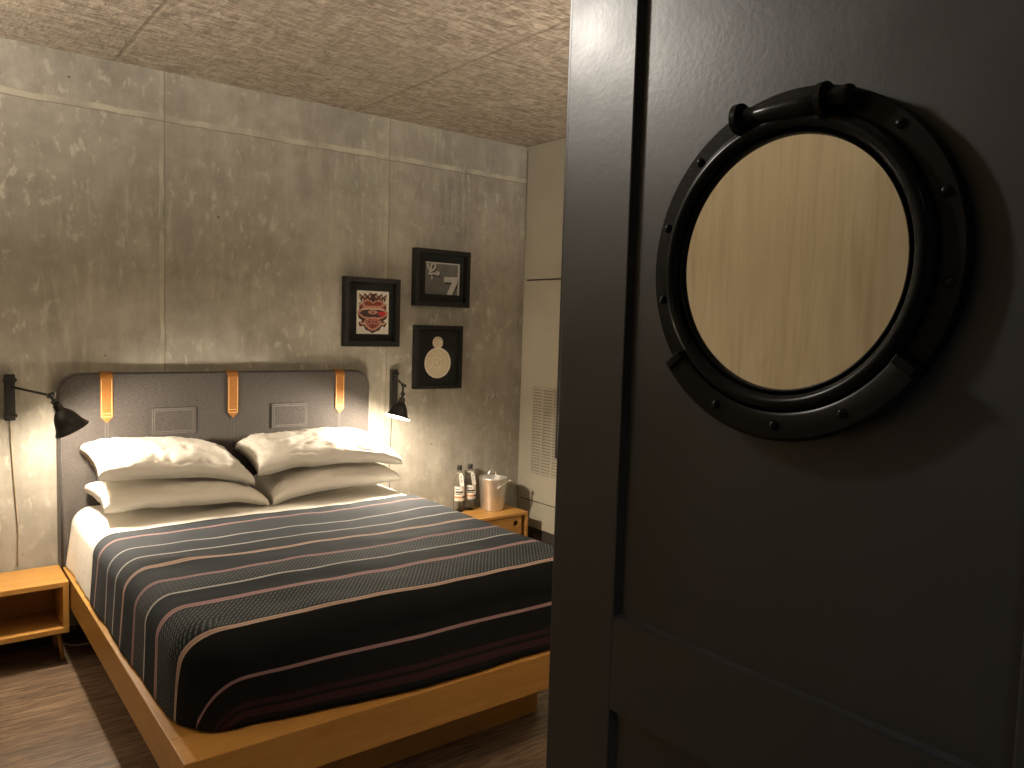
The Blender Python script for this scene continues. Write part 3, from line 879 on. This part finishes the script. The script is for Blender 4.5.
# ------------------------------------------------------------------ pictures
def picture(label, x0, x1, z0, z1, fw, dep=.05):
    x0 += .016; x1 -= .014
    t = thing('framed_picture', label, 'picture', ((x0+x1)/2, 0, z0), 'framed pictures on the concrete wall')
    obj('frame_backing', bx(x0+.004, x1-.004, -.010, -.001, z0+.004, z1-.004), M['black'], t)
    y0, y1 = -dep, -.0015
    bm = bmesh.new()
    o_ = [(x0, z0), (x1, z0), (x1, z1), (x0, z1)]; i_ = [(x0+fw, z0+fw), (x1-fw, z0+fw), (x1-fw, z1-fw), (x0+fw, z1-fw)]
    for k in range(4):
        j = (k+1) % 4
        v = [bm.verts.new((p[0], y, p[1])) for p in (o_[k], o_[j], i_[j], i_[k]) for y in (y0, y1)]
        for f in ((0, 2, 4, 6), (1, 7, 5, 3), (0, 1, 3, 2), (4, 5, 7, 6)): bm.faces.new([v[q] for q in f])
    bmesh.ops.remove_doubles(bm, verts=bm.verts, dist=1e-6)
    obj('frame', bm, M['glossf'], t, bev=.0015)
    obj('mount_board', bx(x0+fw, x1-fw, -.0130, -.0105, z0+fw, z1-fw), M['mount'], t)
    obj('glazing', bx(x0+fw, x1-fw, -.0400, -.0385, z0+fw, z1-fw), M['pane'], t)
    return t
YP = -.0130
def flat(name, shapes, m, par, y, split=False):
    if split:
        for P in shapes: o = flat(name, [P], m, par, y)
        return o
    bm = bmesh.new()
    for P in shapes:
        A = [bm.verts.new((x, y, z)) for x, z in P]; B = [bm.verts.new((x, y-.0004, z)) for x, z in P]
        bm.faces.new(A); bm.faces.new(B)
        for i in range(len(P)): j = (i+1) % len(P); bm.faces.new((A[i], A[j], B[j], B[i]))
    return obj(name, bm, m, par)
def strip(pts, w):
    P = [Vector(p) for p in pts]; L, R = [], []
    for i, p in enumerate(P):
        d_ = (P[min(i+1, len(P)-1)]-P[max(i-1, 0)]).normalized(); n = Vector((-d_.y, d_.x))*w/2
        L.append(tuple(p+n)); R.append(tuple(p-n))
    return [[L[i], L[i+1], R[i+1], R[i]] for i in range(len(P)-1)]
def circ(cx, cz, r, n=40, rz_=None): return [(cx+r*math.cos(2*PI*i/n), cz+(rz_ or r)*math.sin(2*PI*i/n)) for i in range(n)]
# red crest print
p1 = picture('black framed print of an ornate red crest, nearest the headboard', .592, .985, 1.451, 1.857, .030)
X0, X1, Z0, Z1 = .699, .911, 1.525, 1.780
pr = flat('print', [[(X0, Z0), (X1, Z0), (X1, Z1), (X0, Z1)]], M['white'], p1, YP)
cx, cz = (X0+X1)/2, (Z0+Z1)/2
def sym(P): return [(cx+x, cz+z) for x, z in P] + [(cx-x, cz+z) for x, z in reversed(P)]
def both(P): return [[(cx+x, cz+z) for x, z in P], [(cx-x, cz+z) for x, z in P]]
flat('print_ornament', [sym([(0, .110), (.022, .118), (.034, .098), (.058, .116), (.066, .094), (.092, .112), (.088, .080), (.076, .062), (.094, .050), (.088, .020), (.100, -.005), (.092, -.035), (.070, -.048),
      (.094, -.062), (.084, -.086), (.060, -.080), (.046, -.104), (.022, -.112), (0, -.124)])], M['dkred'], pr, YP-.0005)
flat('print_ornament', [sym([(0, .060), (.014, .072), (.040, .082), (.072, .066), (.080, .040), (.050, .028), (0, .034)]), sym([(0, -.026), (.04, -.030), (.062, -.058), (.050, -.082), (.026, -.100), (0, -.110)])]
     + both([(.012, .096), (.022, .110), (.030, .092), (.020, .084)]) + both([(.046, .092), (.058, .108), (.062, .088), (.050, .082)]) + both([(.072, .08), (.086, .104), (.082, .078)]), M['salmon'], pr, YP-.0010, True)
flat('print_ornament', [sym([(0, .050), (.016, .062), (.040, .068), (.064, .056), (.050, .040), (.016, .040)]), sym([(0, -.036), (.028, -.040), (.036, -.064), (.018, -.090), (0, -.096)])]
     + both([(.074, .054), (.088, .044), (.080, .028), (.070, .034)]) + both([(.066, -.052), (.086, -.064), (.078, -.080), (.062, -.070)]), M['red'], pr, YP-.0015, True)
flat('print_ornament', strip([(cx-.098, cz-.004), (cx-.07, cz+.020), (cx-.03, cz+.030), (cx+.03, cz+.030), (cx+.07, cz+.020), (cx+.098, cz-.004)], .014)
     + strip([(cx-.094, cz-.008), (cx-.06, cz-.030), (cx, cz-.036), (cx+.06, cz-.030), (cx+.094, cz-.008)], .010)
     + [sym([(0, .014), (.022, .012), (.036, .002), (.02, -.008), (0, -.010)])] + strip([(cx-.03, cz-.070), (cx, cz-.058), (cx+.03, cz-.070)], .008)
     + strip([(cx-.028, cz-.050), (cx, cz-.046), (cx+.028, cz-.050)], .006), M['salmon'], pr, YP-.0020)
flat('print_ornament', [[(cx+.034, cz+.004), (cx+.074, cz+.010), (cx+.088, cz-.006), (cx+.070, cz-.022), (cx+.040, cz-.018)]], M['scarlet'], pr, YP-.0025)
flat('print_ornament', [[(cx-.034, cz+.004), (cx-.074, cz+.008), (cx-.086, cz-.008), (cx-.066, cz-.018), (cx-.040, cz-.012)], circ(cx, cz+.002, .006, 12)], M['dkred'], pr, YP-.0025, True)
flat('print_ornament', strip([(cx-.05, cz+.050), (cx-.026, cz+.060), (cx-.006, cz+.046)], .004)+strip([(cx+.05, cz+.050), (cx+.026, cz+.060), (cx+.006, cz+.046)], .004)
     + strip([(cx, cz+.104), (cx, cz+.074)], .006)+strip([(cx-.034, cz+.092), (cx-.022, cz+.070)], .005)+strip([(cx+.034, cz+.092), (cx+.022, cz+.070)], .005)
     + strip([(cx-.08, cz+.086), (cx-.06, cz+.066)], .005)+strip([(cx+.08, cz+.086), (cx+.06, cz+.066)], .005)
     + strip([(cx-.05, cz-.054), (cx-.026, cz-.080), (cx, cz-.088), (cx+.026, cz-.080), (cx+.05, cz-.054)], .004)+strip([(cx-.02, cz-.046), (cx-.02, cz-.070)], .004)+strip([(cx+.02, cz-.046), (cx+.02, cz-.070)], .004)
     + strip([(cx, cz-.044), (cx, cz-.074)], .004)+strip([(cx-.09, cz-.02), (cx-.06, cz-.044), (cx-.03, cz-.048)], .004)+strip([(cx+.09, cz-.02), (cx+.06, cz-.044), (cx+.03, cz-.048)], .004), M['dkred'], pr, YP-.0030, True)
flat('print_ornament', strip([(cx-.094, cz+.040), (cx-.074, cz+.056), (cx-.066, cz+.080)], .006)+strip([(cx+.094, cz+.040), (cx+.074, cz+.056), (cx+.066, cz+.080)], .006)
     + strip([(cx-.070, cz+.016), (cx-.030, cz+.022), (cx, cz+.020), (cx+.030, cz+.022), (cx+.070, cz+.016)], .006)
     + strip([(cx-.084, cz-.058), (cx-.066, cz-.070), (cx-.050, cz-.064)], .006)+strip([(cx+.084, cz-.058), (cx+.066, cz-.070), (cx+.050, cz-.064)], .006), M['cream'], pr, YP-.0034, True)
# grey photograph with a white numeral
p2 = picture('black framed grey photograph showing a white number 7, topmost of the group', 1.057, 1.494, 1.706, 2.060, .028)
X0, X1, Z0, Z1 = 1.165, 1.420, 1.782, 1.982
pr = flat('print', [[(X0, Z0), (X1, Z0), (X1, Z1), (X0, Z1)]], M['greyph'], p2, YP)
w = .016
flat('print_edge', [[(X1-w*.9, Z0), (X1, Z0), (X1, Z1), (X1-w*.9, Z1)], [(X0, Z1-.008), (X1, Z1-.008), (X1, Z1), (X0, Z1)]], M['greylt'], pr, YP-.0005)
nx, nz = 1.302, 1.782
seven = [[(nx+.000, nz+.112), (nx+.103, nz+.116), (nx+.101, nz+.080), (nx+.000, nz+.080)], [(nx+.060, nz+.080), (nx+.101, nz+.080), (nx+.064, nz+.001), (nx+.022, nz+.001)]]
flat('numeral_shadow', [[(a+.010, max(Z0+.0005, b-.014)) for a, b in P] for P in seven], M['greydk'], pr, YP-.0005)
flat('numeral', seven, M['greylt'], pr, YP-.0010)
k = [(1.178, 1.970), (1.186, 1.945), (1.205, 1.928), (1.228, 1.940), (1.236, 1.962), (1.222, 1.975), (1.206, 1.962), (1.203, 1.935), (1.196, 1.915), (1.190, 1.902)]
sp_ = [(p.x, p.y) for p in spline([(a, b, 0) for a, b in k], 6)]
k2 = [(p.x, p.y) for p in spline([(1.20, 1.905, 0), (1.225, 1.912, 0), (1.255, 1.905, 0), (1.262, 1.918, 0), (1.240, 1.922, 0)], 6)]
flat('knot_shadow', strip([(a+.005, b-.007) for a, b in sp_], .016)+strip([(a+.005, b-.008) for a, b in k2], .014), M['greydk'], pr, YP-.0004)
flat('knot', strip(sp_, .013)+strip(k2, .012)+[[(1.206, 1.895), (1.216, 1.895), (1.215, 1.874), (1.207, 1.874)]], M['greylt'], pr, YP-.0012)
# two cream discs
p3 = picture('black framed pair of cream discs on black, lowest of the group above the lamp', 1.072, 1.449, 1.187, 1.587, .024)
d1 = flat('cream_disc', [circ(1.270, 1.349, .098)], M['cream'], p3, YP)
d2 = flat('cream_disc', [circ(1.268, 1.478, .0385)], M['cream'], p3, YP)
def ringstrip(cx, cz, r, w, a0=0, a1=360, n=48): return strip([(cx+r*math.cos(rad(a0+(a1-a0)*i/n)), cz+r*math.sin(rad(a0+(a1-a0)*i/n))) for i in range(n+1)], w)
pat = []
for r in (.078, .062, .046): pat += ringstrip(1.270, 1.349, r, .0025)
pat += ringstrip(1.262, 1.352, .020, .004, 40, 300, 20) + strip([(1.284, 1.330), (1.284, 1.368)], .004) + ringstrip(1.292, 1.349, .014, .003, -90, 120, 14)
flat('disc_print', pat, M['creamd'], d1, YP-.0005)
flat('disc_print', ringstrip(1.268, 1.478, .026, .003, 30, 250, 20)+strip([(1.262, 1.488), (1.270, 1.480), (1.264, 1.470), (1.276, 1.466)], .004), M['creamd'], d2, YP-.0005)
flat('disc_edge', ringstrip(1.270, 1.349, .0945, .006), M['white'], d1, YP-.0005)

# ------------------------------------------------------------------ cable on the floor
bm = bmesh.new()
tube(bm, spline([(-.835, -.06, .012), (-.800, -.10, .012), (-.762, -.115, .012), (-.70, -.10, .012), (-.64, -.05, .012)], 8), .0035, 8)
tag(obj('floor_cable', bm, M['inner'], smooth=True), 'white cable curling on the floor beneath the bed side', 'cable')

# ------------------------------------------------------------------ lighting
def downlight(x, y, energy, col, size=.10, spread=180, label='added recessed ceiling downlight', tilt=(0, 0)):  # light added out of view for a cool tint on the lower door
    t = thing('added_downlight', label, 'added ceiling light', (x, y, H))
    bm = bmesh.new(); lathe(bm, (x, y, H), (0, 0, -1), [(.045, 0), (.058, 0), (.058, .004), (.050, .006), (.045, .001)], 40, False, False)
    obj('trim_ring', bm, M['inner'], t, auto=40)
    bm = bmesh.new(); lathe(bm, (x, y, H-.0005), (0, 0, -1), [(.046, 0), (.046, .001)], 32)
    obj('lens', bm, M['lens'], t)
    L = bpy.data.lights.new('fill_downlight', 'AREA'); L.shape = 'DISK'; L.size = size; L.energy = energy; L.color = col; L.spread = rad(spread)
    o = bpy.data.objects.new('fill_downlight', L); COL.objects.link(o); o.parent = t; o.location = (0, 0, -.012)
    o.rotation_euler = (rad(tilt[0]), rad(tilt[1]), 0)
def fill_torchiere(tx, ty, tz, label, power):  # uplighter added out of view to brighten walls and ceiling
    ut = thing('added_uplighter', label, 'lamp', (tx, ty, 0))
    bm = bmesh.new(); lathe(bm, (tx, ty, 0), (0, 0, 1), [(.14, 0), (.145, .004), (.14, .018), (.03, .026), (.014, .040)], 48); obj('base', bm, M['black'], ut, auto=40)
    bm = bmesh.new(); lathe(bm, (tx, ty, .038), (0, 0, 1), [(.0125, 0), (.0125, tz-.165)], 20); obj('pole', bm, M['black'], ut, auto=40)
    bm = bmesh.new(); lathe(bm, (tx, ty, tz-.13), (0, 0, 1), [(.016, 0), (.05, .012), (.11, .06), (.155, .13), (.152, .13), (.107, .064), (.047, .017), (0, .012)], 48, True, False); obj('bowl', bm, M['black'], ut, auto=50)
    bm = bmesh.new(); lathe(bm, (tx, ty, tz-.055), (0, 0, 1), [(.118, 0), (.118, .004)], 40); tag(obj('diffuser', bm, M['lens'], ut), 'glowing diffuser in the bowl')
    L = bpy.data.lights.new('fill_uplight', 'AREA'); L.shape = 'DISK'; L.size = .27; L.energy = power; L.color = (1, .88, .74)
    o = bpy.data.objects.new('fill_uplight', L); COL.objects.link(o); o.parent = ut
    o.location = (0, 0, tz-.012); o.rotation_euler = (PI, 0, 0)
fill_torchiere(-2.45, -1.35, 1.70, 'added tall black uplighter, unseen behind the plywood partition, its bowl turned to the ceiling', 52.)
fill_torchiere(1.45, -3.45, 1.70, 'added tall black uplighter, unseen behind the open door, its bowl turned to the ceiling', 70.)
# added spotlight, out of view, that brightens the upper door
sp0, aim = Vector((-1.50, -2.08, 2.66)), Vector((-.53, -3.52, 2.36))
sl = thing('added_spotlight', 'added black spotlight, out of view, brightening the door around the porthole mirror', 'added ceiling light', (sp0.x, sp0.y, H))
ax_ = (aim-sp0).normalized()
bm = bmesh.new(); lathe(bm, (sp0.x, sp0.y, H), (0, 0, -1), [(.05, 0), (.05, .018), (.045, .022), (0, .022)], 36); obj('canopy', bm, M['black'], sl, auto=40)
bm = bmesh.new(); lathe(bm, (sp0.x, sp0.y, H-.02), (0, 0, -1), [(.008, 0), (.008, .10)], 14); obj('stem', bm, M['black'], sl, auto=40)
bm = bmesh.new(); lathe(bm, sp0-ax_*.06, ax_, [(.020, 0), (.034, .010), (.036, .12), (.033, .12), (.032, .06), (0, .06)], 32); obj('spot_head', bm, M['black'], sl, auto=40)
L = bpy.data.lights.new('fill_spot', 'SPOT'); L.energy = 46; L.color = (1, .93, .83); L.shadow_soft_size = .09; L.spot_size = rad(64); L.spot_blend = 1.
o = bpy.data.objects.new('fill_spot', L); COL.objects.link(o); o.parent = sl
o.location = sp0+ax_*.062-sl.location; o.rotation_euler = ax_.to_track_quat('-Z', 'Y').to_euler()
downlight(-1.45, -5.0, 3., (.72, .84, 1), label='added unseen round ceiling light in the entry behind the open door', spread=110)
wd = bpy.data.worlds.new('World'); S.world = wd; wd.use_nodes = True
wd.node_tree.nodes['Background'].inputs[0].default_value = (.8, .9, 1, 1)
wd.node_tree.nodes['Background'].inputs[1].default_value = .0

# ------------------------------------------------------------------ camera
cd = bpy.data.cameras.new('camera'); cam = bpy.data.objects.new('camera', cd); COL.objects.link(cam)
f, yaw, pitch, roll = 784.254, rad(37.8649), rad(-4.2956), rad(1.7427)
cd.sensor_fit = 'HORIZONTAL'; cd.sensor_width = 36; cd.lens = f/1024*36; cd.clip_start = .02
fw = Vector((math.sin(yaw)*math.cos(pitch), math.cos(yaw)*math.cos(pitch), math.sin(pitch)))
r0 = Vector((math.cos(yaw), -math.sin(yaw), 0)); u0 = r0.cross(fw)
r1 = r0*math.cos(roll)+u0*math.sin(roll); u1 = -r0*math.sin(roll)+u0*math.cos(roll)
cam.matrix_world = Matrix(((r1.x, u1.x, -fw.x, -1.41442), (r1.y, u1.y, -fw.y, -4.24278), (r1.z, u1.z, -fw.z, 1.60346), (0, 0, 0, 1)))
S.camera = cam
S.view_settings.view_transform = 'Standard'; S.view_settings.look = 'None'; S.view_settings.gamma = 1
S.view_settings.use_curve_mapping = False
S.view_settings.exposure = 1.1
